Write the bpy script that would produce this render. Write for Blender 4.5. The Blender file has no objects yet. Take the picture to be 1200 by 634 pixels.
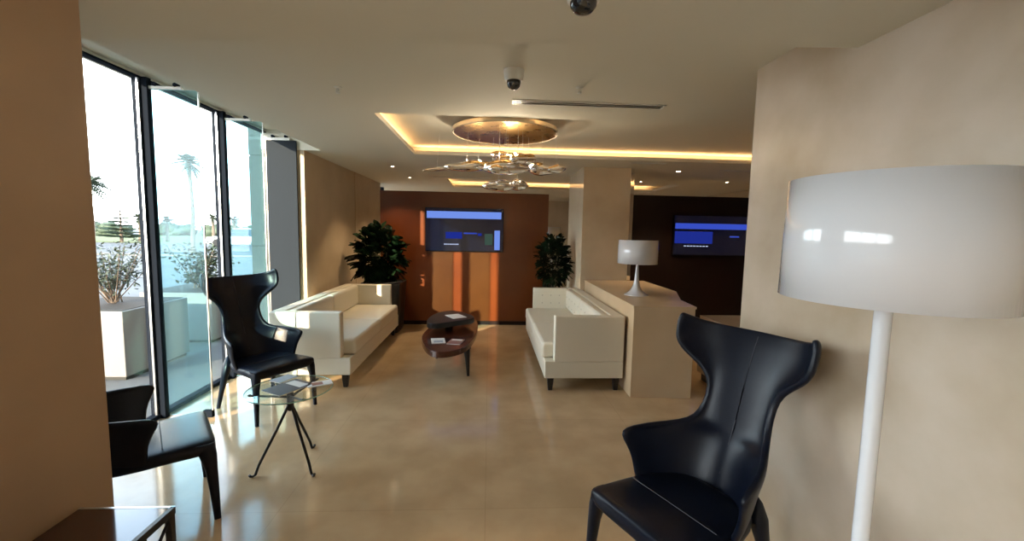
import bpy, bmesh, math, random
from mathutils import Vector, Matrix
U = 1.65                      # metres per unit of eye height (camera 1.65 m above the floor)
PI = math.pi
C = bpy.context.scene.collection
random.seed(4)

# ------------------------------------------------------------------ helpers
class MB:
    """collects shapes; build() links them as one mesh object (metres)"""
    def __init__(s): s.bm = bmesh.new()
    def box(s, x0, x1, y0, y1, z0, z1, M=None):
        vs = [s.bm.verts.new((x, y, z)) for z in (z0, z1) for y in (y0, y1) for x in (x0, x1)]
        if M is not None:
            for v in vs: v.co = M @ v.co
        for f in ((0, 2, 3, 1), (4, 5, 7, 6), (0, 1, 5, 4), (2, 6, 7, 3), (0, 4, 6, 2), (1, 3, 7, 5)):
            s.bm.faces.new([vs[i] for i in f])
        return s
    def rings(s, rings, close=True, cap=True):
        R = [[s.bm.verts.new(p) for p in r] for r in rings]
        n = len(R[0])
        for a, b in zip(R, R[1:]):
            for i in range(n if close else n - 1):
                j = (i + 1) % n
                s.bm.faces.new((a[i], a[j], b[j], b[i]))
        if cap and close:
            s.bm.faces.new(R[0][::-1]); s.bm.faces.new(R[-1])
        return s
    def lathe(s, prof, c=(0, 0, 0), n=40, cap=True):
        return s.rings([[(c[0] + r * math.cos(2 * PI * i / n), c[1] + r * math.sin(2 * PI * i / n), c[2] + z) for i in range(n)] for r, z in prof], True, cap)
    def tube(s, pts, rad, n=10, flat=1.0):
        pts = [Vector(p) for p in pts]
        if not isinstance(rad, (list, tuple)): rad = [rad] * len(pts)
        rr = []
        for i, p in enumerate(pts):
            t = (pts[min(i + 1, len(pts) - 1)] - pts[max(i - 1, 0)]).normalized()
            up = Vector((0, 0, 1)) if abs(t.z) < .95 else Vector((0, 1, 0))
            a = t.cross(up).normalized(); b = a.cross(t).normalized()
            rr.append([p + (a * math.cos(2 * PI * k / n) + b * math.sin(2 * PI * k / n) * flat) * rad[i] for k in range(n)])
        return s.rings(rr)
    def loft(s, secs, n=14, e=3.2):
        """secs: (centre, halfwidth x, halfdepth y) horizontal superellipse sections"""
        rr = []
        for c, a, b in secs:
            r = []
            for k in range(n):
                t = 2 * PI * k / n; ct, st = math.cos(t), math.sin(t)
                r.append((c[0] + a * math.copysign(abs(ct) ** (2 / e), ct), c[1] + b * math.copysign(abs(st) ** (2 / e), st), c[2]))
            rr.append(r)
        return s.rings(rr)
    def poly(s, pts, z0, z1):
        return s.rings([[(x, y, z0) for x, y in pts], [(x, y, z1) for x, y in pts]])
    def quad(s, a, b, c, d):
        s.bm.faces.new([s.bm.verts.new(p) for p in (a, b, c, d)]); return s
    def ico(s, c, r, sub=2, sc=(1, 1, 1), jit=0):
        m = Matrix.Translation(c) @ Matrix.Diagonal((sc[0], sc[1], sc[2], 1))
        g = bmesh.ops.create_icosphere(s.bm, subdivisions=sub, radius=r, matrix=m)
        if jit:
            for v in g['verts']: v.co += Vector((random.uniform(-1, 1), random.uniform(-1, 1), random.uniform(-1, 1))) * jit
        return s
    def build(s, name, mat, parent=None, bevel=0, seg=2, sharp=40, sub=0, solid=0, loc=None):
        bmesh.ops.recalc_face_normals(s.bm, faces=s.bm.faces)
        me = bpy.data.meshes.new(name); s.bm.to_mesh(me); s.bm.free()
        o = bpy.data.objects.new(name, me); C.objects.link(o)
        if mat: me.materials.append(mat)
        for p in me.polygons: p.use_smooth = True
        if not sub and not bevel: me.set_sharp_from_angle(angle=math.radians(sharp))
        if solid:
            m = o.modifiers.new('solid', 'SOLIDIFY'); m.thickness = solid; m.offset = 0
        if bevel:
            m = o.modifiers.new('bevel', 'BEVEL'); m.width = bevel; m.segments = seg; m.limit_method = 'ANGLE'; m.harden_normals = True
        if sub:
            m = o.modifiers.new('sub', 'SUBSURF'); m.levels = sub; m.render_levels = sub
        if parent: o.parent = parent
        if loc: o.location = loc
        return o

def thing(name, label, cat, loc=(0, 0, 0), rz=0, group=None):
    o = bpy.data.objects.new(name, None); C.objects.link(o)
    o.empty_display_size = .1
    o.location = loc; o.rotation_euler = (0, 0, rz)
    return tag(o, label, cat, group)
def tag(o, label, cat, group=None):
    o['label'] = label; o['category'] = cat
    if group: o['group'] = group
    return o
def struct(o, label=None, cat=None):
    o['kind'] = 'structure'
    if label: o['label'] = label
    if cat: o['category'] = cat
    return o
def dup(root, loc, rz, label):
    r = root.copy(); C.objects.link(r); r.location = loc; r.rotation_euler = (0, 0, rz); r['label'] = label
    for ch in list(root.children):
        c = ch.copy(); C.objects.link(c); c.parent = r
        for g in list(ch.children):
            d = g.copy(); C.objects.link(d); d.parent = c
    return r
def P(x, y, z=0): return (x * U, y * U, z * U)
def ubox(mb, x0, x1, y0, y1, z0, z1): return mb.box(x0 * U, x1 * U, y0 * U, y1 * U, z0 * U, z1 * U)

# ------------------------------------------------------------------ materials
def mat(name, col, rough=.5, metal=0, noise=0, scale=5, col2=None, spec=.5, coat=0, bump=0, emit=None, estr=0, detail=6, ramp=(.35, .65), stretch=None, rnoise=0):
    m = bpy.data.materials.new(name); m.use_nodes = True
    nt = m.node_tree; b = nt.nodes['Principled BSDF']
    b.inputs['Base Color'].default_value = (*col, 1)
    b.inputs['Roughness'].default_value = rough
    b.inputs['Metallic'].default_value = metal
    b.inputs['Specular IOR Level'].default_value = spec
    b.inputs['Coat Weight'].default_value = coat
    b.inputs['Coat Roughness'].default_value = .08
    if emit:
        b.inputs['Emission Color'].default_value = (*emit, 1); b.inputs['Emission Strength'].default_value = estr
    if col2 or bump or rnoise:
        tc = nt.nodes.new('ShaderNodeTexCoord'); mp = nt.nodes.new('ShaderNodeMapping')
        if stretch: mp.inputs['Scale'].default_value = stretch
        nz = nt.nodes.new('ShaderNodeTexNoise'); nz.inputs['Scale'].default_value = scale; nz.inputs['Detail'].default_value = detail
        nt.links.new(tc.outputs['Object'], mp.inputs['Vector']); nt.links.new(mp.outputs['Vector'], nz.inputs['Vector'])
        if col2:
            r = nt.nodes.new('ShaderNodeValToRGB')
            r.color_ramp.elements[0].position, r.color_ramp.elements[1].position = ramp
            r.color_ramp.elements[0].color = (*col, 1); r.color_ramp.elements[1].color = (*col2, 1)
            nt.links.new(nz.outputs['Fac'], r.inputs['Fac']); nt.links.new(r.outputs['Color'], b.inputs['Base Color'])
        if bump:
            bp = nt.nodes.new('ShaderNodeBump'); bp.inputs['Strength'].default_value = bump; bp.inputs['Distance'].default_value = .01
            nt.links.new(nz.outputs['Fac'], bp.inputs['Height']); nt.links.new(bp.outputs['Normal'], b.inputs['Normal'])
        if rnoise:
            mr = nt.nodes.new('ShaderNodeMapRange'); mr.inputs['To Min'].default_value = rough; mr.inputs['To Max'].default_value = rough + rnoise
            nt.links.new(nz.outputs['Fac'], mr.inputs['Value']); nt.links.new(mr.outputs['Result'], b.inputs['Roughness'])
    return m
def tile_mat(name, c1, c2, grout, rough, w, h, off=0.0, scale=3.0):
    m = mat(name, c1, rough, col2=c2, scale=scale, detail=8, spec=.7, rnoise=.04)
    nt = m.node_tree; b = nt.nodes['Principled BSDF']
    tc = nt.nodes.new('ShaderNodeTexCoord'); br = nt.nodes.new('ShaderNodeTexBrick')
    br.offset = off; br.inputs['Scale'].default_value = 1; br.inputs['Mortar Size'].default_value = .0025
    br.inputs['Brick Width'].default_value = w; br.inputs['Row Height'].default_value = h; br.inputs['Mortar Smooth'].default_value = .2
    br.inputs['Color1'].default_value = (1, 1, 1, 1); br.inputs['Color2'].default_value = (.95, .95, .95, 1); br.inputs['Mortar'].default_value = (*grout, 1)
    mx = nt.nodes.new('ShaderNodeMix'); mx.data_type = 'RGBA'; mx.blend_type = 'MULTIPLY'; mx.inputs['Factor'].default_value = 1
    src = b.inputs['Base Color'].links[0].from_socket
    nt.links.new(tc.outputs['Object'], br.inputs['Vector'])
    nt.links.new(src, mx.inputs[6]); nt.links.new(br.outputs['Color'], mx.inputs[7]); nt.links.new(mx.outputs[2], b.inputs['Base Color'])
    return m
def glass(name, tint=(1, 1, 1), refl=1.0, rough=0.0, white=0.0):
    m = bpy.data.materials.new(name); m.use_nodes = True
    nt = m.node_tree; nt.nodes.remove(nt.nodes['Principled BSDF'])
    out = nt.nodes['Material Output']
    tr = nt.nodes.new('ShaderNodeBsdfTransparent'); tr.inputs['Color'].default_value = (*tint, 1)
    gl = nt.nodes.new('ShaderNodeBsdfGlossy'); gl.inputs['Roughness'].default_value = rough
    lw = nt.nodes.new('ShaderNodeLayerWeight'); lw.inputs['Blend'].default_value = .5
    pw = nt.nodes.new('ShaderNodeMath'); pw.operation = 'POWER'; pw.inputs[1].default_value = 4.5
    fr = nt.nodes.new('ShaderNodeMath'); fr.operation = 'MULTIPLY_ADD'; fr.inputs[1].default_value = .85; fr.inputs[2].default_value = .03
    nt.links.new(lw.outputs['Facing'], pw.inputs[0]); nt.links.new(pw.outputs[0], fr.inputs[0])
    mu = nt.nodes.new('ShaderNodeMath'); mu.operation = 'MULTIPLY'; mu.inputs[1].default_value = refl; mu.use_clamp = True
    mx = nt.nodes.new('ShaderNodeMixShader')
    nt.links.new(fr.outputs[0], mu.inputs[0]); nt.links.new(mu.outputs[0], mx.inputs['Fac'])
    nt.links.new(tr.outputs[0], mx.inputs[1]); nt.links.new(gl.outputs[0], mx.inputs[2])
    last = mx
    if white:
        df = nt.nodes.new('ShaderNodeBsdfTranslucent'); df.inputs['Color'].default_value = (*tint, 1)
        m2 = nt.nodes.new('ShaderNodeMixShader'); m2.inputs['Fac'].default_value = white
        nt.links.new(mx.outputs[0], m2.inputs[1]); nt.links.new(df.outputs[0], m2.inputs[2]); last = m2
    nt.links.new(last.outputs[0], out.inputs['Surface'])
    return m
def emis(name, col, st):
    m = bpy.data.materials.new(name); m.use_nodes = True
    nt = m.node_tree; nt.nodes.remove(nt.nodes['Principled BSDF'])
    e = nt.nodes.new('ShaderNodeEmission'); e.inputs['Color'].default_value = (*col, 1); e.inputs['Strength'].default_value = st
    nt.links.new(e.outputs[0], nt.nodes['Material Output'].inputs['Surface'])
    return m

M_floor = tile_mat('cream_marble_floor', (.50, .345, .19), (.60, .43, .25), (.84, .82, .78), .10, 1.2, 1.2)
M_ceil = mat('ceiling_paint', (.66, .64, .55), .8)
M_stone = mat('beige_stone', (.40, .30, .19), .45, col2=(.50, .39, .26), scale=1.7, detail=10, ramp=(.3, .7))
M_stone_pale = mat('pale_stone', (.355, .275, .185), .36, col2=(.53, .455, .375), scale=1.6, detail=12, ramp=(.32, .68))
M_brown = mat('brown_stone', (.36, .235, .145), .5, col2=(.43, .29, .18), scale=1.2, detail=8)
M_console = mat('beige_veneer', (.56, .41, .25), .28, col2=(.62, .47, .30), scale=2, detail=8, spec=.5)
M_polished = mat('polished_stone', (.62, .55, .42), .06, col2=(.68, .6, .47), scale=2, spec=.8)
M_wood = mat('mahogany_veneer', (.095, .021, .004), .28, col2=(.145, .036, .007), scale=3, stretch=(.4, 6, .4), detail=8)
M_wood_dark = mat('dark_stained_veneer', (.007, .002, .0015), .5, spec=.3, col2=(.012, .003, .002), scale=3, stretch=(.4, 6, .4))
M_white = mat('white_leather', (.74, .68, .55), .42, bump=.05, scale=90)
M_seam = mat('stitched_seam', (.5, .45, .36), .6)
M_black = mat('black_leather', (.003, .005, .012), .33, bump=.06, scale=160, spec=.24)
M_thread = mat('dark_thread', (.03, .03, .04), .6)
M_legwood = mat('dark_leg_wood', (.012, .008, .006), .35)
M_coffee = mat('brown_lacquered_wood', (.05, .014, .007), .22, col2=(.075, .02, .01), scale=4, stretch=(1, 8, 1), coat=.3)
M_blackmetal = mat('black_metal', (.012, .011, .011), .4, metal=.2)
M_frame = mat('grey_window_metal', (.010, .014, .022), .8, spec=.04)
M_alu = mat('brushed_aluminium', (.72, .74, .74), .28, metal=1)
M_chrome = mat('polished_chrome', (.9, .88, .86), .05, metal=1)
M_gold = mat('brushed_gold_mirror', (.56, .35, .13), .24, metal=1, rnoise=.08, scale=8, stretch=(1, 1, 1))
M_rim = mat('pale_gold_rim', (.85, .76, .58), .25, metal=.6)
M_whitegloss = mat('white_gloss_lacquer', (.57, .585, .61), .12, coat=.6)
M_shade_in = mat('white_inner_shade', (.9, .88, .84), .5)
M_plastic = mat('white_plastic', (.72, .72, .68), .4)
M_dome = mat('black_dome_plastic', (.01, .01, .012), .05, spec=.8)
M_slot = mat('dark_vent_slot', (.02, .02, .018), .7)
M_panelgrey = mat('slate_grey_panel', (.022, .028, .036), .85, spec=.12)
M_clad = mat('grey_cladding', (.075, .085, .085), .8, spec=.15)
M_leaf = mat('glossy_dark_leaf', (.006, .018, .008), .25, col2=(.014, .035, .014), scale=6, spec=.6)
M_leaf_olive = mat('olive_leaf', (.05, .068, .045), .6, col2=(.11, .135, .10), scale=9)
M_hedge = mat('hedge_leaf', (.03, .05, .03), .7, col2=(.06, .085, .05), scale=2)
M_palm = mat('palm_leaf', (.045, .06, .035), .6)
M_trunk = mat('trunk_bark', (.16, .12, .09), .9)
M_grass = mat('grass', (.075, .105, .02), .9, col2=(.10, .125, .03), scale=.6)
M_pave = mat('pale_paving', (.085, .09, .093), .85, col2=(.11, .115, .117), scale=.7)
M_asphalt = mat('grey_road', (.055, .062, .068), .85, col2=(.075, .08, .085), scale=.4)
M_planter = mat('white_planter', (.19, .185, .178), .6)
M_paper = mat('white_magazine_paper', (.75, .73, .70), .5)
M_cover_dark = mat('dark_magazine_cover', (.03, .04, .07), .3)
M_cover_red = mat('reddish_magazine_cover', (.30, .13, .10), .35)
M_cover_blue = mat('grey_blue_magazine_cover', (.28, .33, .40), .35)
M_pane = glass('clear_glass', (.97, .985, .985), .8)
M_fin = glass('blue_tinted_glass', (.70, .91, .96), 1.0, white=.04)
M_tglass = glass('table_glass', (.95, .985, .98), 1.1)
M_tedge = mat('green_glass_edge', (.30, .55, .50), .15, spec=.8)
M_pot = mat('black_planter', (.006, .006, .007), .35)
M_soil = mat('dark_soil', (.02, .014, .01), .9)
M_down = emis('lit_downlight', (1, .80, .55), 25)
M_led = emis('warm_led', (1, .55, .22), 9)
M_bulb = emis('halogen_bulb', (1, .86, .66), 60)
M_tvblack = mat('tv_black', (.004, .004, .006), .12)

# ------------------------------------------------------------------ setting
CZ, NZ = 1.577, 1.481            # main ceiling, lower near ceiling
floor = MB(); ubox(floor, -1.69, 3.3, -2.3, 8.2, -.06, 0)
struct(floor.build('floor', M_floor))
ce = MB()
hx0, hx1, hy0, hy1 = -.587, 2.25, 2.247, 3.414        # cove opening
LIP = .028
def plate(x0, x1, y0, y1): ubox(ce, x0, x1, y0, y1, CZ, CZ + LIP)
plate(-1.28, hx0, 1.05, 8.2); plate(hx1, 3.3, 1.05, 8.2); plate(hx0, hx1, 1.05, hy0)
kx0, kx1, ky0, ky1 = -.5, 2.3, 5.0, 5.9             # second cove beyond the partition
plate(hx0, hx1, hy1, ky0)
plate(hx0, kx0, ky0, ky1); plate(hx0, hx1, ky1, 8.2)
plate(-1.72, -1.28, 3.38, 8.2)
# plenum
W = .16
def cavity(a, b, c, d, top):
    ubox(ce, a - W, b + W, c - W, d + W, CZ + top, CZ + top + .03)
    ubox(ce, a - W - .02, a - W, c - W, d + W, CZ + LIP, CZ + top)
    ubox(ce, b + W, b + W + .02, c - W, d + W, CZ + LIP, CZ + top)
    ubox(ce, a - W, b + W, c - W - .02, c - W, CZ + LIP, CZ + top)
    ubox(ce, a - W, b + W, d + W, d + W + .02, CZ + LIP, CZ + top)
cavity(hx0, hx1, hy0, hy1, .078); cavity(kx0, hx1, ky0, ky1, .078)
# window pocket
ubox(ce, -1.75, -1.28, 1.0, 3.38, 1.72, 1.75)
ubox(ce, -1.28, -1.26, 1.0, 3.38, CZ + LIP, 1.75)
ubox(ce, -1.72, -1.28, 3.374, 3.40, CZ - .0005, 1.75)
ubox(ce, -1.76, -1.69, 1.0, 3.38, 1.704, 1.75)
struct(ce.build('ceiling', M_ceil))
ce = MB(); ce.poly([(x * U, y * U) for x, y in ((-1.26, -2.3), (.931, -2.3), (.931, 1.087), (-1.26, 1.25))], NZ * U, (NZ + .28) * U); ubox(ce, -1.69, -1.26, -2.3, 1.0, 1.704, 1.75)
struct(ce.build('ceiling_entrance', M_ceil))
w = MB(); ubox(w, -1.76, -.875, .50, 1.0, 0, 1.8); ubox(w, -1.76, -1.68, 1.0, 1.61, 0, 1.72)
struct(w.build('wall_left', M_brown))
w = MB(); ubox(w, .931, 1.25, -2.3, 1.505, 0, CZ + .02)
struct(w.build('wall_right', M_stone_pale))
w = MB(); ubox(w, -1.69, -1.41, 3.38, 4.6, 0, 1.6); ubox(w, -1.76, -1.405, 4.6, 5.64, 0, 1.6); ubox(w, -1.76, -1.41, 6.9, 8.2, 0, 1.6)
struct(w.build('wall_left_lounge', M_stone))
w = MB(); ubox(w, -1.76, 3.4, 8.2, 8.3, 0, 1.75)
struct(w.build('wall_back', M_stone))
w = MB(); ubox(w, 3.3, 3.4, 1.45, 8.2, 0, 1.75); ubox(w, 1.25, 3.4, 1.35, 1.45, 0, 1.75)
struct(w.build('wall_right_lounge', M_stone))
w = MB(); ubox(w, -1.76, .931, -2.4, -2.3, 0, 1.8)
struct(w.build('wall_rear', M_stone))
# pillar beyond the console: beige front, polished left side
w = MB(); ubox(w, .835, 1.262, 3.82, 4.50, 0, CZ)
pil = struct(w.build('wall_pillar', M_stone))
pil.data.materials.append(M_polished)
for p in pil.data.polygons:
    if p.normal.x < -.9: p.material_index = 1
t = MB(); ubox(t, 1.262, 1.30, 3.84, 3.86, .0, CZ)
struct(t.build('trim_1', M_chrome))

# ------------------------------------------------------------------ windows
WX = -1.69
ys = [1.61, 2.215, 2.81, 3.40]
spans = [(ys[k], ys[k + 1]) for k in range(3)] + [(-.2, .5), (-.9, -.2), (-1.6, -.9), (-2.3, -1.6)]
for k, (y0, y1) in enumerate(spans):
    f = MB()
    ubox(f, WX - .035, WX + .036, y0, y0 + .03, 0, 1.703)             # dark mullion
    ubox(f, WX - .03, WX + .012, y0, y1, 0, .022); ubox(f, WX - .03, WX + .01, y0, y1, 1.694, 1.704)
    fo = struct(f.build('window_%d' % (k + 1), M_frame, bevel=.003))
    g = MB(); ubox(g, WX - .012, WX - .006, y0 + .03, y1 - .004, .022, 1.695); g.build('pane', M_pane, fo)
    g = MB(); ubox(g, WX - .006, WX + .004, y1 - .012, y1 - .001, .022, 1.695); g.build('aluminium_bead', M_alu, fo)
# unseen wing, added to keep the low sun off windows behind the brown pillar
g = MB(); ubox(g, -7.2, -2.2, -9.2, -7.6, -.05, 5.6)
for k in range(6): ubox(g, -7.22, -2.2, -7.6, -7.57, .5 + k * .9, .62 + k * .9)
struct(g.build('sun_blocker_wing', M_clad))
f = MB(); ubox(f, -1.55, -1.50, 5.64, 5.68, 0, CZ); ubox(f, -1.55, -1.50, 6.86, 6.9, 0, CZ); ubox(f, -1.55, -1.5, 6.2, 6.24, 0, CZ)
fo = struct(f.build('window_8', M_frame)); g = MB(); ubox(g, -1.53, -1.525, 5.68, 6.86, 0, CZ); g.build('pane', M_pane, fo)

fin_lab = ['blue tinted glass fin nearest the camera, beside the low black armchair', 'blue tinted glass fin just behind the winged black armchair']
for k, y in enumerate((2.235, 2.83)):
    t = thing('glass_fin', fin_lab[k], 'glass panel', P(-1.55, y, 0), 0, 'glass fins along the window')
    g = MB(); g.box(-.118 * U, .118 * U, -.006, .006, .02, 1.65 * U); pn = g.build('glass_panel', M_fin, t)
    g = MB(); g.box(.118 * U, .122 * U, -.007, .007, .02, 1.65 * U); g.build('bright_edge', M_alu, t)
    g = MB(); g.box(.075 * U, .122 * U, -.02, .02, 0, .06); g.build('floor_shoe', M_frame, t, bevel=.003)
    g = MB(); g.box(-.118 * U, .05 * U, -.016, .016, 1.65 * U, 1.665 * U); br = g.build('bracket', M_plastic, t, bevel=.003)
    for xx in (-.075, .02):
        g = MB(); g.tube([(xx * U, -.022, 1.672 * U), (xx * U, .022, 1.672 * U)], .016, 14)
        g.build('clamp', M_frame, t)
t = thing('grey_panel', 'tall slate grey panel at the end of the window wall', 'panel', P(-1.55, 3.36, 0))
g = MB(); g.box(-.125 * U, .095 * U, -.012, .012, 0, 1.64 * U); g.build('board', M_panelgrey, t, bevel=.003)
g = MB(); g.box(-.118 * U, .05 * U, -.016, .016, 1.64 * U, 1.66 * U); g.build('bracket', M_plastic, t)
for xx in (-.075, .02):
    g = MB(); g.tube([(xx * U, -.022, 1.668 * U), (xx * U, .022, 1.668 * U)], .016, 14); g.build('clamp', M_frame, t)

# ------------------------------------------------------------------ ceiling fixtures
def ceil_item(name, label, cat, x, y, z=CZ, group=None): return thing(name, label, cat, P(x, y, z), 0, group)
t = ceil_item('ceiling_dome_camera', 'white dome security camera with black lens dome on ceiling', 'camera', .081, 1.60)
MB().lathe([(.062, 0), (.062, -.012), (.056, -.05), (.052, -.062), (.03, -.062)], n=32).build('housing', M_plastic, t)
g = MB(); g.lathe([(.042, -.062), (.042, -.075), (.036, -.095), (.022, -.108), (.006, -.112)], n=28); g.build('lens_dome', M_dome, t)
t = ceil_item('ceiling_dome_camera', 'dark ceiling dome cut off by the top edge of the photo', 'camera', .188, .922, NZ)
MB().lathe([(.055, 0), (.055, -.008), (.048, -.014)], n=32).build('housing', M_plastic, t)
MB().lathe([(.046, -.012), (.044, -.028), (.03, -.044), (.008, -.05)], n=28).build('lens_dome', M_dome, t)
def vent(label, x0, x1, y, wd=.045, group='slot vents in the ceiling'):
    t = thing('air_vent', label, 'vent', P((x0 + x1) / 2, y, CZ), 0, group); L = (x1 - x0) / 2 * U; w_ = wd * U / 2
    g = MB()
    g.box(-L, L, -w_, -w_ + .012, -.006, .001); g.box(-L, L, w_ - .012, w_, -.006, .001); g.box(-L, -L + .014, -w_, w_, -.006, .001); g.box(L - .014, L, -w_, w_, -.006, .001)
    g.build('frame', M_plastic, t)
    g = MB(); g.box(-L + .014, L - .014, -w_ + .012, w_ - .012, -.001, .001); g.build('slot', M_slot, t)
    g = MB()
    g.box(-L + .014, L - .014, -.006, .004, -.005, -.001); g.build('blade', M_alu, t)
vent('long slot air vent in the ceiling behind the dome camera', .095, .79, 1.975, .06)
vent('slot air vent in the ceiling above the wall television', -.63, .01, 4.83, .05)
vent('slot air vent in the ceiling over the dark right-hand panel', 2.06, 2.55, 3.79, .05)
t = vent('slot air vent by the edge of the lit ceiling recess, right', 1.15, 1.45, 3.52, .04)
def sprinkler(label, x, y):
    t = ceil_item('sprinkler', label, 'sprinkler', x, y, CZ, 'ceiling sprinklers')
    MB().lathe([(.026, 0), (.026, -.004), (.014, -.008)], n=20).build('escutcheon', M_plastic, t)
    g = MB(); g.lathe([(.006, -.004), (.006, -.03)], n=10)
    for s_ in (-1, 1): g.tube([(s_ * .004, 0, -.008), (s_ * .014, 0, -.022), (s_ * .004, 0, -.038)], .0022, 6)
    g.build('frame_arms', M_alu, t)
    MB().lathe([(.016, -.038), (.016, -.041), (.004, -.043)], n=16).build('deflector', M_alu, t)
sprinkler('small ceiling sprinkler nearer the windows', -.632, 1.86)
sprinkler('small ceiling sprinkler right of the dome camera', .352, 1.75)
def downlight(label, x, y, on=True, r=.035):
    t = ceil_item('downlight', label, 'light', x, y, CZ, 'recessed ceiling downlights')
    MB().lathe([(r, .001), (r * 1.25, .001), (r * 1.25, -.004), (r, -.004)], n=24, cap=False).build('trim_ring', M_plastic, t)
    MB().lathe([(r, .0), (r, -.002), (.001, -.002)], n=20).build('lamp_face', M_down, t)
    l = bpy.data.lights.new('downlight_spot', 'SPOT'); l.energy = 55; l.color = (1, .74, .45); l.spot_size = 1.7; l.spot_blend = .6; l.shadow_soft_size = .03
    o = bpy.data.objects.new('downlight_spot', l); C.objects.link(o); o.location = P(x, y, CZ - .008)
downlight('lit downlight in ceiling over the white left sofa', -.91, 4.113, r=.026)
downlight('tiny lit downlight near the partition top, left', -.907, 4.953, r=.022)
downlight('lit downlight right of the pillar, in dark ceiling', 1.744, 3.938, r=.034)
downlight('lit downlight just over the pillar edge, small', 1.695, 4.788, r=.022)
downlight('lit downlight over the right television', 2.60, 4.62, r=.026)
t = thing('ceiling_speaker', 'round flush ceiling speaker grille in the lit recess', 'speaker', P(-.268, 2.42, CZ + .078))
MB().lathe([(.075, 0), (.078, -.004), (.07, -.008), (.004, -.008)], n=32).build('grille', mat('speaker_grille', (.35, .33, .28), .7), t)
MB().lathe([(.075, .0), (.09, .0), (.09, -.006), (.078, -.008)], n=32, cap=False).build('ring', M_plastic, t)

# cove light strips (on the lip, turned up)
def area(name, x0, x1, y0, y1, z, e, col, rot=(PI, 0, 0)):
    l = bpy.data.lights.new(name, 'AREA'); l.shape = 'RECTANGLE'; l.size = max((x1 - x0) * U, .02); l.size_y = max((y1 - y0) * U, .02); l.energy = e; l.color = col
    o = bpy.data.objects.new(name, l); C.objects.link(o); o.location = P((x0 + x1) / 2, (y0 + y1) / 2, z); o.rotation_euler = rot
    return o
WARM = (1, .54, .24)
zl = CZ + LIP + .006
area('cove_led', hx0 - .10, hx0 - .08, hy0, hy1, zl, 5, WARM)
area('cove_led', hx0, hx1, hy1 + .08, hy1 + .10, zl, 8, WARM)
area('cove_led', hx0, hx1, hy0 - .10, hy0 - .08, zl, 8, WARM)
area('cove_led', hx1 + .08, hx1 + .1, hy0, hy1, zl, 7, WARM)
area('cove_led', kx0, hx1, ky1 + .08, ky1 + .10, zl, 7, WARM)
area('cove_led', kx0 - .1, kx0 - .08, ky0, ky1, zl, 5, WARM)

# ------------------------------------------------------------------ chandelier
t = thing('chandelier', 'chandelier of hanging chrome pebbles under a gold mirror disc', 'chandelier', P(.086, 2.567, 0))
zc = CZ * U
R_ = .305 * U
MB().lathe([(R_ * .985, zc - .02), (R_ * .7, zc - .004), (R_ * .35, zc + .004), (.002, zc + .008)], n=72, cap=False).build('gold_disc', M_gold, t)
MB().lathe([(R_ * .985, zc - .02), (R_ * 1.0, zc - .026), (R_ * 1.012, zc - .02), (R_ * 1.012, zc + .012), (R_ * .2, zc + .05), (.002, zc + .05)], n=72, cap=False).build('disc_rim', M_rim, t)
MB().lathe([(.16, zc + .04), (.16, (CZ + .078) * U)], n=32).build('ceiling_mount', M_rim, t)
# (x, y, z in units from disc centre; length, thickness; yaw)
peb = [(-.225, .00, 1.372, .13, .026, .10), (-.41, .10, 1.362, .085, .010, 0), (.005, -.06, 1.362, .14, .034, -.05), (.235, .05, 1.374, .095, .032, .08),
       (.02, .08, 1.455, .11, .022, .2), (.105, -.03, 1.420, .08, .032, .5), (-.16, .14, 1.402, .10, .018, -.3), (-.035, -.02, 1.260, .098, .028, .1),
       (.085, .09, 1.279, .068, .028, -.2), (-.035, -.12, 1.338, .065, .020, .4), (.155, .12, 1.402, .065, .028, 1.0), (-.07, .16, 1.385, .09, .024, 1.2),
       (.07, -.15, 1.40, .055, .024, .9), (.30, -.06, 1.362, .06, .022, .3), (.0, .0, 1.41, .06, .024, .2)]
for i, (x, y, z, L, th, yaw) in enumerate(peb):
    n, rr = 14, []
    for k in range(n + 1):
        s_ = -1 + 2 * k / n; q = max(0, 1 - abs(s_) ** 2.2) ** .5
        wob = 1 + .18 * math.sin(3.1 * s_ + i)
        rr.append((s_ * L, q * wob * th * 1.15))
    g = MB(); pts = []
    m = Matrix.Translation((x * U, y * U, z * U)) @ Matrix.Rotation(yaw, 4, 'Z') @ Matrix.Rotation(random.uniform(-.06, .06), 4, 'Y')
    rings = []
    for sx, r in rr:
        r = max(r, .0015)
        rings.append([m @ Vector((sx * U, r * U * 1.7 * math.cos(2 * PI * j / 16), r * U * math.sin(2 * PI * j / 16) + .008 * math.sin(sx * 22 + i))) for j in range(16)])
    g.rings(rings)
    p = g.build('pebble', M_chrome, t)
    g = MB(); g.tube([(x * U, y * U, z * U), (x * U * .96, y * U * .96, zc - .004)], .0016, 6); g.build('cable', M_alu, p)
for x, y, z in ((-.075, -.09, 1.352), (.155, .02, 1.392), (-.145, .02, 1.395), (.06, -.05, 1.432), (.02, .04, 1.44)):
    g = MB(); g.ico((x * U, y * U, z * U), .012); g.build('bulb', M_bulb, t)
    l = bpy.data.lights.new('bulb_light', 'POINT'); l.energy = 9; l.color = (1, .82, .58); l.shadow_soft_size = .014
    o = bpy.data.objects.new('bulb_light', l); C.objects.link(o); o.location = ((x + .086) * U, (y + 2.567) * U, (z + .016) * U)

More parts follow.
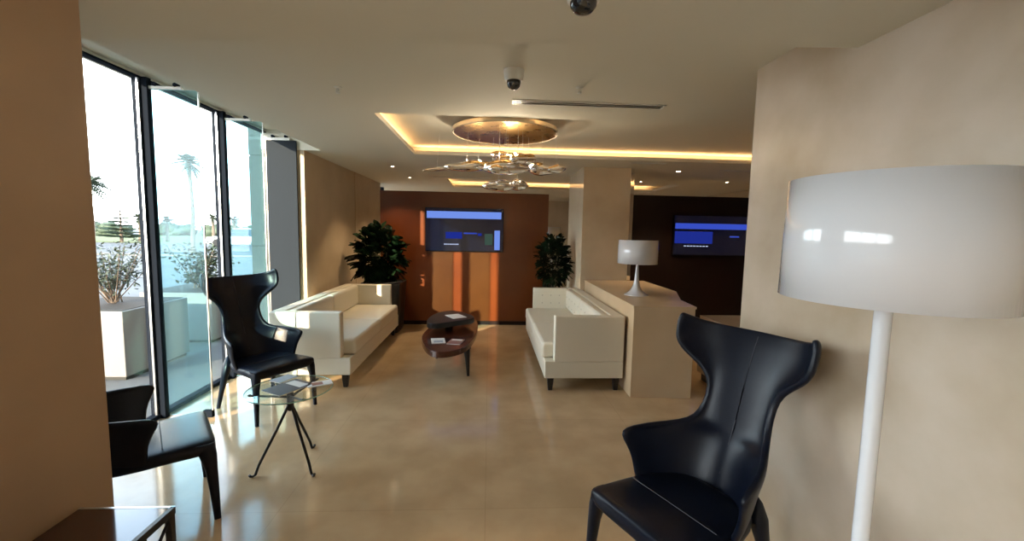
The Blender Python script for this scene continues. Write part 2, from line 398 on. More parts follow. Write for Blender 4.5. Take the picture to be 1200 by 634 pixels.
# ------------------------------------------------------------------ partitions and televisions
t = thing('wood_partition', 'reddish mahogany partition wall behind the two white sofas', 'partition', P(-.26, 4.5, 0), 0, 'wood clad partitions')
g = MB(); g.box(-.855 * U, .875 * U, -.04 * U, .04 * U, .07, 1.385 * U); g.build('panel', M_wood, t, bevel=.004)
g = MB(); g.box(-.845 * U, .865 * U, -.03 * U, .03 * U, 0, .07); g.build('plinth', M_wood_dark, t)
t = thing('wood_partition', 'almost black wood partition right of the stone pillar', 'partition', P(2.3, 4.5, 0), 0, 'wood clad partitions')
g = MB(); g.box(-.82 * U, .95 * U, -.04 * U, .04 * U, .07, 1.40 * U); g.build('panel', M_wood_dark, t, bevel=.004)
g = MB(); g.box(-.81 * U, .94 * U, -.03 * U, .03 * U, 0, .07); g.build('plinth', M_wood_dark, t)
def tv(label, x0, x1, z0, z1, y, shapes):
    cx = (x0 + x1) / 2; w_ = (x1 - x0) * U / 2; h_ = (z1 - z0) * U
    t = thing('television', label, 'television', P(cx, y, z0), 0, 'wall mounted televisions')
    g = MB(); g.box(-w_, w_, -.045, .0, 0, h_); body = g.build('case', M_tvblack, t, bevel=.004)
    g = MB(); g.box(-w_ + .012, w_ - .012, -.0465, -.044, .018, h_ - .012); sc_ = g.build('screen', mat('tv_screen', (.003, .004, .012), .06, emit=(.01, .02, .12), estr=.04, spec=.8), t)
    for nm, a, b, c, d, m in shapes:
        g = MB(); g.box(-w_ + a * 2 * w_, -w_ + b * 2 * w_, -.0478, -.0462, c * h_, d * h_); g.build(nm, m, sc_)
    return t
E_band = emis('screen_light_blue', (.13, .22, .62), .75); E_blue = emis('screen_deep_blue', (.015, .03, .30), .5); E_txt = emis('screen_text', (.6, .7, .95), .6)
E_dim = emis('screen_dim_green', (.05, .09, .07), .5); E_band2 = emis('screen_royal_blue', (.04, .08, .55), .55)
txt = [('caption_mark', .24 + .024 * i, .24 + .024 * i + (.016 if i % 3 else .019), .155, .18, E_txt) for i in range(8)]
tv('wall television on the mahogany panel, mostly dark blue screen', -.655, .147, .775, 1.222, 4.46,
   [('header_band', .02, .97, .76, .92, E_band), ('side_box', .885, .955, .05, .50, E_band), ('picture', .26, .47, .30, .45, E_blue), ('title_line', .49, .66, .41, .44, E_band2),
    ('picture', .67, .72, .37, .43, E_blue), ('picture', .76, .86, .16, .42, E_dim)] + txt)
tv('television on the almost black panel right of the pillar', 1.945, 2.80, .775, 1.20, 4.46,
   [('header_band', .02, .98, .66, .80, E_band2), ('picture', .02, .50, .30, .60, E_blue), ('title_line', .72, .84, .47, .50, E_band2)] +
   [('caption_mark', .14 + .04 * i, .14 + .04 * i + .028, .225, .245, E_txt) for i in range(8)])

# ------------------------------------------------------------------ sofas
def sofa(label, x_back, x_front, y0, y1, tuft):
    """box sofa; local x runs from the back (0) to the seat front (D); origin at back/near corner"""
    flip = -1 if x_front < x_back else 1
    D = abs(x_front - x_back) * U; L = (y1 - y0) * U
    t = thing('sofa', label, 'sofa', P(x_back, y0, 0), 0, 'white leather sofas')
    def bx(mb, a, b, c, d, e, f): return mb.box(*sorted((a * flip, b * flip)), c, d, e, f)
    top = .48 * U; arm_front = D - .115; zb = .085 * U
    bx(MB(), .0, D - .02, .0, L, zb, .195 * U).build('base', M_white, t, bevel=.012, seg=3)
    bx(MB(), .0, .13, .002, L - .002, .19 * U, top - .001).build('backrest', M_white, t, bevel=.015, seg=3)
    for c, d in ((.0, .10), (L - .10, L)):
        bx(MB(), .0, arm_front, c, d, .19 * U, top).build('armrest', M_white, t, bevel=.015, seg=3)
    n = 2; cw = (L - .21) / n
    for k in range(n):
        y_ = .105 + k * cw
        c_ = bx(MB(), .13, D, y_ + .002, y_ + cw - .002, .195 * U, .298 * U).build('seat_cushion', M_white, t, bevel=.035, seg=4)
        c_ = bx(MB(), .125, .235, y_ + .002, y_ + cw - .002, .30 * U, top - .004).build('back_cushion', M_white, t, bevel=.035, seg=4)
        if tuft:
            g = MB()
            for a in range(5):
                for b in range(2): g.ico(((.237) * flip, y_ + cw * (a + .5) / 5, (.34 + .07 * b) * U), .011, 1, (.4, 1, 1)); g.build('tufting_button', M_seam, c_); g = MB()
    if tuft:
        g = MB()
        for a in range(4):
            for b in range(2): g.ico(((.20 + .13 * a) * flip, L - .101, (.345 + .07 * b) * U), .011, 1, (1, .4, 1)); g.build('tufting_button', M_seam, t); g = MB()
    for a, c in ((.06, .06), (D - .09, .06), (.06, L - .06), (D - .09, L - .06)):
        MB().loft([((a * flip, c, 0), .022, .022), ((a * flip, c, .09), .032, .032), ((a * flip, c, zb + .003), .035, .035)], 12, 6).build('leg', M_legwood, t)
    return t
sofa('white leather sofa on the left, near the windows and grey panel', -1.335, -.835, 2.632, 4.03, False)
sofa('white leather sofa on the right, backed against the beige console', .855, .345, 2.575, 3.93, True)

# ------------------------------------------------------------------ console and low counter
t = thing('console', 'tall beige console cabinet behind the right sofa', 'console', P(.87, 2.47, 0))
g = MB(); pts = [(0.004, .012), (.372, -.008), (.398, .25), (.398, 1.34), (.004, 1.34)]
g.poly([(x * U, y * U) for x, y in pts], 0, .553 * U); g.build('body', M_console, t, bevel=.003)
g = MB(); pts = [(0, .008), (.376, -.014), (.402, .255), (.55, .66), (.55, 1.345), (0, 1.345)]
g.poly([(x * U, y * U) for x, y in pts], .553 * U, .567 * U); g.build('top', M_console, t, bevel=.003)
g = MB(); pts = [(.42, .40), (.54, .66), (.54, 1.34), (.42, 1.34)]
g.poly([(x * U, y * U) for x, y in pts], 0, .553 * U); g.build('side_cabinet', M_console, t)
t = thing('low_counter', 'low pale counter with black plinth right of the console', 'counter', P(1.45, 2.45, 0))
g = MB(); g.box(.03 * U, .9 * U, .03 * U, .35 * U, 0, .10); g.build('plinth', M_pot, t)
g = MB(); g.box(.0 * U, .9 * U, .0, .36 * U, .10, .45 * U); g.build('body', M_polished, t, bevel=.004)

# ------------------------------------------------------------------ spun lamps
def spun_lamp(name, label, loc, H, Rs, hs, Rb, rp, split):
    t = thing(name, label, 'lamp', loc)
    z0 = H - hs
    g = MB()
    if split == 'floor':
        prof = [(Rb, 0), (Rb, .008), (Rb * .8, .02), (Rb * .45, .05), (Rb * .22, .11), (rp * 1.25, .25), (rp, .5), (rp, z0 + hs * .5)]
    else:
        prof = [(Rb, 0), (Rb, .006), (Rb * .8, .02), (Rb * .52, .05), (Rb * .32, .10), (Rb * .2, .17), (rp * 1.5, .26), (rp, z0), (rp, z0 + hs * .5)]
    g.lathe(prof, n=48); g.build('base_and_stem', M_whitegloss, t, sharp=60)
    g = MB(); g.lathe([(Rs, z0), (Rs * .975, H)], n=96, cap=False); sh = g.build('lamp_shade', M_whitegloss, t, solid=.004)
    g = MB(); g.lathe([(Rs * .955, z0 + .004), (Rs * .95, H - .01), (Rs * .3, H - .006), (.004, H - .006)], n=64, cap=False); g.build('shade_lining', M_shade_in, sh)
    g = MB(); g.lathe([(Rs * .97, H - .004), (Rs * .965, H), (.01, H)], n=64, cap=False); g.build('shade_cap', M_whitegloss, sh)
    return t
spun_lamp('floor_lamp', 'big white glossy drum floor lamp beside the right wall', P(.591, .6, 0), 1.086 * U, .135 * U, .178 * U, .17, .0185, 'floor')
spun_lamp('table_lamp', 'white drum table lamp with flared foot on the beige console', P(1.04, 2.93, .567), .385 * U, .137 * U, .163 * U, .135, .014, 'table')

# ------------------------------------------------------------------ winged armchairs
def chair_shell():
    #  z     yc    a     c     rise  p
    rows = [(0.375, 0.235, 0.225, 0.27, 0.0), (0.42, 0.245, 0.255, 0.29, 0.0), (0.48, 0.258, 0.275, 0.3, 0.005), (0.545, 0.282, 0.29, 0.335, 0.01), (0.595, 0.305, 0.31, 0.395, 0.025), (0.625, 0.318, 0.318, 0.415, 0.035), (0.643, 0.327, 0.308, 0.365, 0.033), (0.658, 0.334, 0.265, 0.235, 0.02), (0.675, 0.342, 0.215, 0.125, 0.008), (0.71, 0.358, 0.182, 0.065, 0.0), (0.78, 0.378, 0.166, 0.045, 0.0), (0.87, 0.406, 0.163, 0.042, 0.0), (0.94, 0.428, 0.192, 0.065, 0.0), (0.99, 0.446, 0.245, 0.105, 0.0), (1.03, 0.461, 0.292, 0.145, 0.0), (1.06, 0.473, 0.318, 0.17, 0.005), (1.085, 0.483, 0.332, 0.185, 0.012), (1.11, 0.493, 0.335, 0.19, 0.022), (1.14, 0.507, 0.337, 0.195, 0.042), (1.158, 0.516, 0.332, 0.197, 0.058), (1.17, 0.522, 0.318, 0.192, 0.062)]
    g = MB(); n = 20; R = []
    for z, yc, a, c, r in rows:
        row = []
        for k in range(n + 1):
            u = -1 + 2 * k / n; au = abs(u)
            ang = u * PI / 2
            x = a * (math.sin(ang) * .8 + u * .2)
            y = yc - c * (1 - math.cos(ang)) ** .95 if c > .2 else yc - c * au ** 2.2
            row.append((x, y, z + r * au ** 3))
        R.append(row)
    V = [[g.bm.verts.new(p) for p in r] for r in R]
    for a, b in zip(V, V[1:]):
        for i in range(n): g.bm.faces.new((a[i], a[i + 1], b[i + 1], b[i]))
    return g
def make_chair(label, loc, rz):
    t = thing('wing_armchair', label, 'chair', loc, rz, 'black leather wing armchairs')
    sh = chair_shell().build('back_shell', M_black, t, sub=1, solid=.03)
    g = MB(); g.tube([(0, .25, .50), (0, .293, .60), (0, .352, .75), (0, .397, .9), (0, .44, 1.02), (0, .472, 1.10), (0, .495, 1.15)], .0026, 6); g.build('back_seam', M_thread, sh)
    # seat: loft across depth
    secs = []
    for y, hw, z0, z1 in ((-.335, .262, .40, .445), (-.325, .272, .375, .462), (-.28, .278, .365, .468), (-.15, .272, .372, .462), (.0, .262, .365, .455), (.14, .235, .365, .452), (.235, .19, .37, .452)):
        r = []
        for k in range(20):
            tt = 2 * PI * k / 20; ct, st = math.cos(tt), math.sin(tt)
            r.append((hw * math.copysign(abs(ct) ** .38, ct), y, (z0 + z1) / 2 + (z1 - z0) / 2 * math.copysign(abs(st) ** .5, st)))
        secs.append(r)
    g = MB(); g.rings(secs); st_ = g.build('seat', M_black, t, sub=1)
    g = MB(); g.tube([(-.225, -.10, .4645), (0, -.10, .4655), (.225, -.10, .4645)], .0022, 6); g.build('seat_seam', M_thread, st_)
    for s_ in (-1, 1):
        MB().loft([((s_ * .268, -.322, 0), .014, .017), ((s_ * .262, -.314, .16), .018, .023), ((s_ * .256, -.304, .30), .023, .03), ((s_ * .248, -.292, .38), .03, .042), ((s_ * .236, -.275, .445), .036, .052)], 14, 3).build('leg', M_black, t)
        MB().loft([((s_ * .25, .325, 0), .014, .017), ((s_ * .236, .285, .16), .018, .023), ((s_ * .222, .25, .30), .024, .03), ((s_ * .205, .235, .40), .032, .045), ((s_ * .185, .255, .46), .018, .022), ((s_ * .18, .26, .48), .006, .008)], 14, 3).build('leg', M_black, t)
    return t
ch = make_chair('black winged leather armchair beside the left white sofa, facing right', P(-1.222, 2.362), math.radians(57))
dup(ch, P(.548, 1.085), math.radians(-63), 'large black winged leather armchair against the right wall, in front')
dup(ch, P(-1.169, 1.437), math.radians(128), 'black winged armchair half hidden behind the brown left wall')

# ------------------------------------------------------------------ glass side table
t = thing('side_table', 'round glass side table on a black tripod beside the left armchair', 'table', P(-.812, 1.755))
zt = .33 * U
MB().lathe([(.002, zt), (.268, zt), (.270, zt + .005), (.268, zt + .010), (.002, zt + .010)], n=72).build('glass_top', M_tglass, t)
MB().lathe([(.2695, zt + .001), (.2725, zt + .005), (.2695, zt + .009)], n=72, cap=False).build('glass_edge', M_tedge, t)
MB().lathe([(.014, .24 * U), (.022, .245 * U), (.022, .315 * U), (.016, .322 * U)], n=20).build('hub', M_blackmetal, t)
for a in (217, -35, 78):
    a = math.radians(a); c_, s_ = math.cos(a), math.sin(a)
    g = MB(); rp = [(.012, .265 * U), (.09, .17 * U), (.20, .045 * U), (.222, .014), (.238, .008), (.25, .012), (.256, .024)]
    g.tube([(r * c_, r * s_, z) for r, z in rp], [.0095, .0095, .009, .0085, .008, .008, .008], 10); g.build('leg', M_blackmetal, t)
    b = a + math.radians(-12); c_, s_ = math.cos(b), math.sin(b)
    g = MB(); g.tube([(.015 * c_, .015 * s_, .30 * U), (.24 * c_, .24 * s_, zt - .006)], [.009, .006], 10)
    g.lathe([(.012, zt - .006), (.012, zt)], (.235 * c_, .235 * s_, 0), 14); g.build('support_arm', M_blackmetal, t)
def magazine(label, loc, rz, mcover, w_=.21, l_=.28, th=.006, group=None):
    t = thing('magazine', label, 'magazine', loc, math.radians(rz), group)
    g = MB(); g.box(-w_ / 2, w_ / 2, -l_ / 2, l_ / 2, 0, th - .001); g.build('pages', M_paper, t)
    g = MB(); g.box(-w_ / 2 - .001, w_ / 2 + .001, -l_ / 2 - .001, l_ / 2 + .001, th - .001, th); cv = g.build('cover', mcover, t)
    return t, cv
def mark(par, mm, x0, x1, y0, y1, z):
    g = MB(); g.box(x0, x1, y0, y1, z, z + .0006); g.build('cover_print', mm, par)
z_ = zt + .010
_, cv = magazine('dark covered magazine lying on the round glass table', P(-.82, 1.76, z_ / U), -30, M_cover_dark, .19, .26, group='magazines on the glass table'); mark(cv, M_paper, -.075, .075, .03, .10, .006)
_, cv = magazine('grey blue magazine on the glass table, behind the dark one', P(-.885, 1.86, z_ / U), -25, M_cover_blue, .10, .15, group='magazines on the glass table')
_, cv = magazine('small pale booklet at the right edge of the glass table', P(-.71, 1.80, z_ / U), -62, M_paper, .09, .16, group='magazines on the glass table'); mark(cv, M_cover_red, -.03, .03, -.05, .02, .006)

# ------------------------------------------------------------------ leaf shaped coffee table
t = thing('coffee_table', 'dark brown two-level coffee table between the sofas', 'table', P(-.28, 3.2))
def outline(pts, n=10):
    out = []; N = len(pts)
    for i in range(N):
        p0, p1, p2, p3 = [Vector(pts[(i + k) % N]) for k in (-1, 0, 1, 2)]
        for k in range(n):
            s_ = k / n
            out.append(tuple(.5 * ((2 * p1) + (p2 - p0) * s_ + (2 * p0 - 5 * p1 + 4 * p2 - p3) * s_ ** 2 + (3 * p1 - p0 - 3 * p2 + p3) * s_ ** 3)))
    return [(x * U, y * U) for x, y in out]
low = outline([(-.185, -.20), (-.11, -.50), (-.02, -.60), (.10, -.53), (.165, -.36), (.20, .0), (.18, .36), (.06, .50), (-.08, .44), (-.16, .15)])
g = MB(); g.poly(low, .205 * U, .245 * U); g.build('lower_top', M_coffee, t, bevel=.008, seg=3)
up = outline([(-.165, -.10), (-.10, -.16), (.05, -.06), (.165, .04), (.15, .16), (.02, .34), (-.10, .30), (-.165, .12)])
g = MB(); g.poly(up, .285 * U, .325 * U); g.build('upper_top', M_blackmetal, t, bevel=.008, seg=3)
MB().loft([((-.03 * U, .18 * U, .24 * U), .05, .05), ((-.03 * U, .18 * U, .29 * U), .05, .05)]).build('spacer', M_blackmetal, t)
for x, y in ((.15, -.33), (-.115, .07), (.13, .36)):
    MB().loft([((x * U, y * U, 0), .016, .016), ((x * .95 * U, y * .97 * U, .12 * U), .026, .026), ((x * .88 * U, y * .93 * U, .21 * U), .045, .045)], 12, 2.2).build('leg', M_legwood, t)
_, cv = magazine('white magazine on the black upper tier of coffee table', P(-.25, 3.30, .3255), 30, M_paper, .19, .25, group='magazines on the coffee table')
_, cv = magazine('pale magazine on the lower tier, left of the red one', P(-.335, 2.86, .2455), 10, M_paper, .15, .21, group='magazines on the coffee table'); mark(cv, M_cover_blue, -.05, .05, -.08, .0, .006)
_, cv = magazine('reddish magazine at the right on the lower coffee table tier', P(-.215, 2.84, .2455), -12, M_cover_red, .15, .21, group='magazines on the coffee table'); mark(cv, M_paper, -.06, .06, .03, .09, .006)

# ------------------------------------------------------------------ low table by the left wall
t = thing('lattice_table', 'dark wood low table with black lattice sides in the near left corner', 'table', P(-.77, .66))
hw, y0, y1, zt2 = .098 * U, -.42 * U, .252 * U, .39 * U
g = MB(); g.box(-hw, hw, y0, y1, zt2 - .022, zt2); g.build('top', mat('dark_lacquer_top', (.035, .010, .007), .08, col2=(.055, .016, .01), scale=3, stretch=(6, .6, 1), coat=.5, spec=.7), t, bevel=.002)
g = MB(); g.box(-hw + .0, hw, y1 - .008, y1 + .001, zt2 - .02, zt2 + .001); g.build('metal_edging', M_alu, t)
g = MB(); g.box(hw - .014, hw + .002, y0, y1 - .002, zt2 - .024, zt2 + .001); g.build('side_rail', M_blackmetal, t)
for x in (-hw + .012, hw - .012):
    for y in (y0 + .012, y1 - .012):
        g = MB(); g.box(x - .011, x + .011, y - .011, y + .011, 0, zt2 - .022); g.build('leg', M_blackmetal, t, bevel=.002)
for x in (-hw + .012, hw - .012):
    g = MB()
    g.box(x - .007, x + .007, y0, y1, zt2 - .16, zt2 - .145); g.box(x - .007, x + .007, y0, y1, .12, .135)
    n = 9; st = (y1 - y0) / n
    for k in range(n):
        a, b = y0 + k * st, y0 + (k + 1) * st
        g.tube([(x, a, zt2 - .022), (x, b, zt2 - .15)] if k % 2 else [(x, a, zt2 - .15), (x, b, zt2 - .022)], .006, 6)
        g.tube([(x, b, zt2 - .15), (x, b, zt2 - .022)], .006, 6)
        g.tube([(x, a, zt2 - .15), (x, b, .13)] if k % 2 else [(x, a, .13), (x, b, zt2 - .15)], .006, 6)
    g.build('lattice_panel', M_blackmetal, t)
g = MB()
g.box(-hw, hw, y1 - .019, y1 - .005, zt2 - .16, zt2 - .145)
g.build('end_rail', M_blackmetal, t)

# ------------------------------------------------------------------ indoor plants
def leaf(g, base, d, L, W_, droop=.25):
    d = Vector(d).normalized(); side = d.cross(Vector((0, 0, 1)))
    side = side.normalized() if side.length > .05 else Vector((1, 0, 0))
    roll = random.uniform(-.7, .7); nrm = side.cross(d); side = side * math.cos(roll) + nrm * math.sin(roll); nrm = side.cross(d)
    prof = ((0, .05), (.2, .7), (.45, 1), (.75, .72), (1, .04)); L3 = []
    for s_, w_ in prof:
        c_ = Vector(base) + d * L * s_ - Vector((0, 0, 1)) * droop * L * s_ * s_
        L3.append([g.bm.verts.new(c_ + side * W_ * w_ * q + nrm * (abs(q) * W_ * .25)) for q in (-1, 0, 1)])
    for a, b in zip(L3, L3[1:]):
        g.bm.faces.new((a[0], a[1], b[1], b[0])); g.bm.faces.new((a[1], a[2], b[2], b[1]))
def indoor_plant(label, loc, pot_w, pot_h, cx, cz, rx, ry, rz, n, L):
    t = thing('rubber_plant', label, 'plant', loc, 0, 'dark leafy plants beside the partition')
    MB().loft([((0, 0, 0), pot_w * .42, pot_w * .42), ((0, 0, pot_h - .03), pot_w * .5, pot_w * .5), ((0, 0, pot_h), pot_w * .5, pot_w * .5)], 24, 8).build('planter', M_pot, t)
    g = MB(); g.loft([((0, 0, pot_h - .004), pot_w * .46, pot_w * .46), ((0, 0, pot_h + .006), pot_w * .45, pot_w * .45)], 24, 8); g.build('soil', M_soil, t)
    g = MB(); f = MB()
    for k in range(6):
        a = k * 1.05; tip = Vector((cx + .6 * rx * math.cos(a), .5 * ry * math.sin(a), cz + rz * random.uniform(.1, .7)))
        g.tube([(.03 * math.cos(a), .03 * math.sin(a), pot_h - .02), tip * .5 + Vector((0, 0, pot_h * .5)), tip], [.014, .011, .006], 7)
    g.build('stem', M_trunk, t)
    for k in range(n):
        u = Vector((random.gauss(0, 1), random.gauss(0, 1), random.gauss(0, 1))).normalized() * random.uniform(.35, 1) ** .6
        p = Vector((cx + u.x * rx * .8, u.y * ry * .8, cz + u.z * rz * .85))
        d = u + Vector((0, -.25, .35)) + Vector((random.uniform(-.5, .5), random.uniform(-.5, .5), random.uniform(-.4, .4)))
        leaf(f, p, d, L * random.uniform(.7, 1.1), L * random.uniform(.30, .40))
    f.build('foliage', M_leaf, t)
indoor_plant('tall dark leafy plant in black planter behind the left sofa', P(-1.02, 4.225), .38 * U, .48 * U, -.05 * U, .735 * U, .28 * U, .09 * U, .30 * U, 330, .22)
indoor_plant('dark bushy plant in the corner beside the stone pillar', P(.625, 4.10), .28 * U, .42 * U, .0, .72 * U, .20 * U, .13 * U, .28 * U, 620, .11)
# second table lamp glimpsed beyond the partition edge
t = thing('lamp_stand', 'tall narrow pale stand beyond the partition edge', 'stand', P(.83, 5.6))
g = MB(); g.box(-.16, .16, -.16, .16, 0, .46 * U); g.build('column', M_stone_pale, t, bevel=.004)
spun_lamp('table_lamp', 'white drum lamp glimpsed above the plant beside the pillar', P(.83, 5.6, .46), .60 * U, .11 * U, .16 * U, .13, .014, 'table')

# ------------------------------------------------------------------ outdoors
g = MB(); ubox(g, -60, -1.725, -12, 14.5, -.10, -.03); struct(g.build('pavement', M_pave))
g = MB(); ubox(g, -60, -1.8, 14.5, 24.0, -.10, -.035); struct(g.build('road', M_asphalt))
g = MB(); ubox(g, -60, -2, 24.0, 42.0, -.10, -.02); go = g.build('lawn', M_grass); struct(go)
g = MB(); ubox(g, -60, -2, 42.0, 90.0, -.10, -.03); struct(g.build('far_ground', M_pave))
g = MB(); ubox(g, -60, -1.8, 14.4, 14.55, -.10, .02); struct(g.build('kerb', M_planter))
g = MB()
for z0, z1 in ((0, .837), (.843, 1.537), (1.543, 2.4)): ubox(g, -1.862, -1.70, 3.46, 4.35, z0 - .04 if z0 == 0 else z0, z1)
ubox(g, -1.855, -1.705, 3.467, 4.34, 0, 2.3)
tag(g.build('clad_column', M_clad, bevel=.004), 'pale grey clad column outside the end of the window', 'column')
def planter_box(label, x0, x1, y0, y1, h, shrub_label, kind):
    t = thing('planter_box', label, 'planter', P((x0 + x1) / 2, (y0 + y1) / 2, -.03), 0, 'white planters outside')
    a, b = (x1 - x0) / 2 * U, (y1 - y0) / 2 * U; H_ = (h + .03) * U
    g = MB(); g.box(-a + .03, a - .03, -b + .03, b - .03, 0, .04); g.build('plinth', M_slot, t)
    g = MB(); g.box(-a, a, -b, b, .04, H_); g.build('box', M_planter, t, bevel=.008)
    g = MB(); g.box(-a + .03, a - .03, -b + .03, b - .03, H_, H_ + .006); g.build('soil', M_soil, t)
    s = thing('shrub', shrub_label, 'shrub', P((x0 + x1) / 2, (y0 + y1) / 2, h), 0, 'shrubs in the planters')
    st, f = MB(), MB(); sx = .0
    for k in range(26 if kind == 'olive' else 12):
        az = random.uniform(0, 2 * PI); sp = random.uniform(.05, .36) * U * .75; top = random.uniform(.22, .42) * U
        base = Vector((random.uniform(-.05, .05), random.uniform(-.05, .05), .012))
        mid = base + Vector((math.cos(az) * sp * .5, math.sin(az) * sp * .5, top * .5)); tip = base + Vector((math.cos(az) * sp, math.sin(az) * sp, top))
        st.tube([base, mid, tip], [.008, .006, .003], 5)
        for q in range(36 if kind == 'olive' else 90):
            s_ = random.uniform(.35 if kind == 'olive' else .05, 1.08); p = base.lerp(tip, s_) + Vector([random.gauss(0, .045 if kind == 'olive' else .07) for _ in range(3)]); p.z = max(p.z, .10)
            leaf(f, p, (random.uniform(-1, 1), random.uniform(-1, 1), random.uniform(-.2, 1)), random.uniform(.04, .075), .012 if kind == 'olive' else .02, .1)
    st.build('branches', M_trunk, s); f.build('foliage', M_leaf_olive if kind == 'olive' else M_hedge, s)
planter_box('white planter box outside the nearest window pane', -2.95, -2.36, 2.85, 3.45, .43, 'sparse grey green shrub with bare stems in the nearest planter', 'olive')
planter_box('white planter box further along, behind the winged armchair', -3.0, -2.40, 3.80, 4.40, .41, 'dense dark green shrub in the further planter', 'dense')
def palm(label, x, y, z_top, cr, tr, group='palm trees outside', n=44, zb=-.03):
    t = thing('palm_tree', label, 'palm tree', P(x, y, zb), 0, group)
    zt_ = (z_top - zb) * U
    g = MB(); g.tube([(0, 0, 0), (.02 * zt_, 0, zt_ * .5), (0, 0, zt_)], [tr * 1.3, tr, tr * .9], 8); g.build('trunk', M_trunk, t)
    f = MB()
    for k in range(n):
        az = 2 * PI * k / n * 2.4; el = -.9 + 2.2 * random.random(); d = Vector((math.cos(az) * math.cos(el), math.sin(az) * math.cos(el), math.sin(el)))
        L = cr * U * random.uniform(.8, 1.1); prev = None
        sd = d.cross(Vector((0, 0, 1))).normalized()
        for q in range(12):
            s_ = q / 11; c_ = Vector((0, 0, zt_)) + d * L * s_ - Vector((0, 0, 1)) * L * .55 * s_ * s_
            wd = L * .20 * math.sin(PI * (.12 + .86 * s_))
            for sg in (-1, 1):
                tip = c_ + sd * sg * wd + d * wd * .5 - Vector((0, 0, wd * .5))
                w2 = d * L * .05
                f.quad(c_ - w2, c_ + w2, tip + w2 * .3, tip - w2 * .3)
    f.build('fronds', M_palm, t)
palm('tall palm with round crown seen through the second glass fin', -10.67, 16, 3.19, .62, .10)
palm('tall palm cut off by the brown left wall', -12.35, 14, 2.20, .62, .10)
palm('small distant palm just left of the first mullion', -20.25, 26, 1.36, .55, .12)
palm('small distant palm left of the second mullion', -16.15, 26, 1.42, .50, .12)
palm('small distant palm seen right of the second mullion', -14.95, 26, 1.34, .50, .12)
palm('small distant palm near the brown wall edge', -23.1, 26, 1.18, .5, .14)
palm('small distant palm seen through the first glass fin', -18.74, 26, 1.24, .5, .12)
t = thing('conifer', 'layered conifer on the lawn seen through the first window', 'tree', P(-19.9, 24.3, -.02))
g = MB(); g.tube([(0, 0, 0), (0, 0, 1.9 * U)], [.14, .03], 8); g.build('trunk', M_trunk, t)
f = MB()
for lv in range(9):
    z = (.25 + .2 * lv) * U; r = (1.25 - .125 * lv) * U * .85
    for k in range(12):
        a = k * PI / 6 + lv * .3; leaf(f, (0, 0, z), (math.cos(a), math.sin(a), .12), r * random.uniform(.8, 1.1), r * .16, .05)
f.build('branches', M_hedge, t)
hl = ['dark hedge block across the road, seen through the first window', 'dark hedge block across the road, beyond the first glass fin', 'dark hedge block across the road, beyond the second mullion', 'dark hedge at far left beyond the conifer']
for k, (x0, x1) in enumerate(((-31.5, -27.6), (-25.9, -22.2), (-20.5, -17.0), (-37, -33.2))):
    g = MB(); cx, L = (x0 + x1) / 2, (x1 - x0) / 2
    for q in range(46): g.ico((random.uniform(-L, L) * U, random.uniform(-.8, .8) * U, random.uniform(.1, .75) * U), random.uniform(.45, .7), 2, (1.6, 1, 1), .12)
    o = g.build('hedge', M_hedge, loc=P(cx, 41, 0)); tag(o, hl[k], 'hedge', 'hedges across the road')
M_car = mat('white_car_paint', (.7, .72, .74), .2, coat=.5); M_tyre = mat('tyre', (.02, .02, .02), .8); M_cargl = mat('dark_car_glass', (.05, .07, .09), .08)
def car(label, x, y, rz):
    t = thing('car', label, 'car', P(x, y, -.035), rz, 'white cars on the road')
    g = MB(); secs = []
    for X, w_, z0, z1 in ((-2.1, .70, .35, .62), (-2.0, .82, .25, .78), (-1.0, .86, .22, .86), (.9, .86, .22, .90), (1.9, .82, .25, .86), (2.1, .72, .38, .70)):
        secs.append([(X, w_ * a, z0 + (z1 - z0) * b) for a, b in ((-1, 0), (1, 0), (1, .75), (.88, 1), (-.88, 1), (-1, .75))])
    g.rings(secs).build('body', M_car, t, bevel=.04)
    g = MB(); secs = []
    for z, xa, xb, w_ in ((.84, -1.25, 1.7, .80), (1.2, -.55, 1.25, .70), (1.42, -.2, .95, .62)):
        secs.append([(xa, -w_, z), (xb, -w_, z), (xb, w_, z), (xa, w_, z)])
    g.rings(secs).build('cabin', M_cargl, t, bevel=.03)
    g = MB(); g.box(-.22, .97, -.63, .63, 1.41, 1.46); g.build('roof', M_car, t, bevel=.02)
    for X in (-1.3, 1.3):
        for s_ in (-1, 1):
            g = MB(); g.tube([(X, s_ * .70, .32), (X, s_ * .88, .32)], .32, 18); g.build('wheel', M_tyre, t)
car('white car parked across the road, right of the second mullion', -12.2, 21.6, .3)

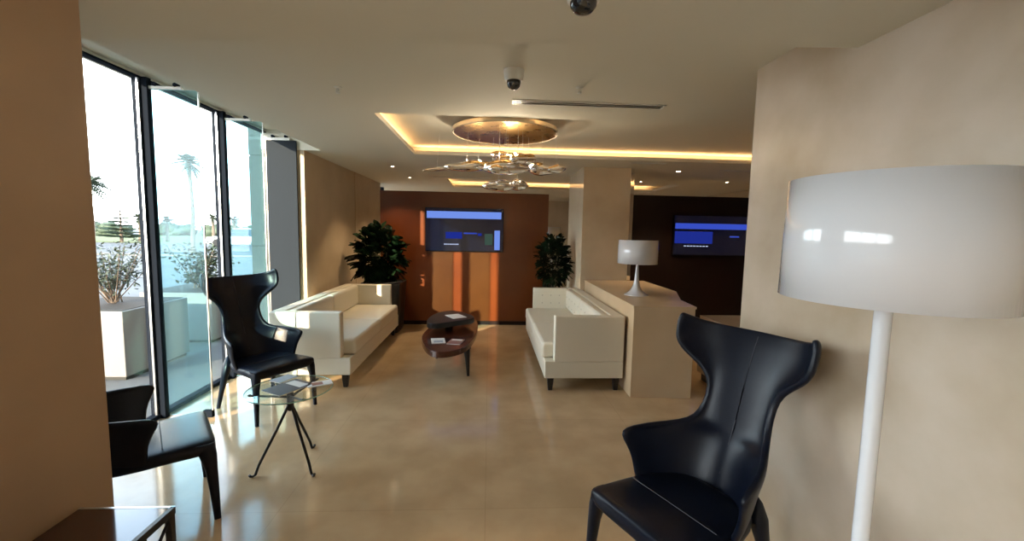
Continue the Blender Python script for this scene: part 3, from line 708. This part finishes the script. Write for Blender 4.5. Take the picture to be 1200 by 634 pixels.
# ------------------------------------------------------------------ light
sun = bpy.data.lights.new('sun', 'SUN'); sun.energy = 10.0; sun.color = (1, .80, .56); sun.angle = .012
so = bpy.data.objects.new('sun', sun); C.objects.link(so)
so.rotation_euler = Vector((.65, 1, -.32)).to_track_quat('-Z', 'Y').to_euler()
w = bpy.data.worlds.new('World'); bpy.context.scene.world = w; w.use_nodes = True
nt = w.node_tree; bg = nt.nodes['Background']
tc = nt.nodes.new('ShaderNodeTexCoord'); sx = nt.nodes.new('ShaderNodeSeparateXYZ'); rp = nt.nodes.new('ShaderNodeValToRGB')
el = rp.color_ramp.elements
el[0].position = .0; el[0].color = (.97, .985, 1, 1)
el[1].position = 1.0; el[1].color = (.10, .15, .22, 1)
e_ = el.new(.22); e_.color = (.90, .96, 1, 1)
e_ = el.new(.50); e_.color = (.34, .44, .56, 1)
nt.links.new(tc.outputs['Generated'], sx.inputs[0]); nt.links.new(sx.outputs['Z'], rp.inputs['Fac']); nt.links.new(rp.outputs['Color'], bg.inputs['Color'])
bg.inputs['Strength'].default_value = 6.8
# unseen fill spots added behind the viewer to brighten the foreground
for x, y in ((-.4, -.6), (.45, -.6), (0, -1.5)):
    l = bpy.data.lights.new('fill_spot', 'SPOT'); l.energy = 30; l.color = (1, .85, .65); l.spot_size = 2.2; l.spot_blend = .7; l.shadow_soft_size = .05
    o = bpy.data.objects.new('fill_spot', l); C.objects.link(o); o.location = P(x, y, NZ - .01)

# ------------------------------------------------------------------ camera
def RR(p, y, r):
    Ry = Matrix(((math.cos(y), 0, math.sin(y)), (0, 1, 0), (-math.sin(y), 0, math.cos(y))))
    Rx = Matrix(((1, 0, 0), (0, math.cos(p), -math.sin(p)), (0, math.sin(p), math.cos(p))))
    Rz = Matrix(((math.cos(r), -math.sin(r), 0), (math.sin(r), math.cos(r), 0), (0, 0, 1)))
    return Rz @ Rx @ Ry
m = RR(math.radians(5.3187), math.radians(-3.1494), math.radians(1.116))
def cv_(r): return Vector((r[0], r[2], -r[1]))
ax, ay, az = cv_(m[0]), -cv_(m[1]), -cv_(m[2])
cam = bpy.data.cameras.new('camera'); co = bpy.data.objects.new('camera', cam); C.objects.link(co)
co.matrix_world = Matrix(((ax.x, ay.x, az.x, 0), (ax.y, ay.y, az.y, 0), (ax.z, ay.z, az.z, U), (0, 0, 0, 1)))
cam.sensor_width = 36; cam.lens = 15.0; cam.clip_start = .02; cam.clip_end = 500
sc = bpy.context.scene; sc.camera = co
sc.view_settings.view_transform = 'Standard'; sc.view_settings.look = 'None'; sc.view_settings.gamma = 1; sc.view_settings.use_curve_mapping = False
sc.view_settings.exposure = .8
sc.cycles.use_denoising = True
sc.cycles.max_bounces = 10; sc.cycles.transparent_max_bounces = 16; sc.cycles.sample_clamp_indirect = 6
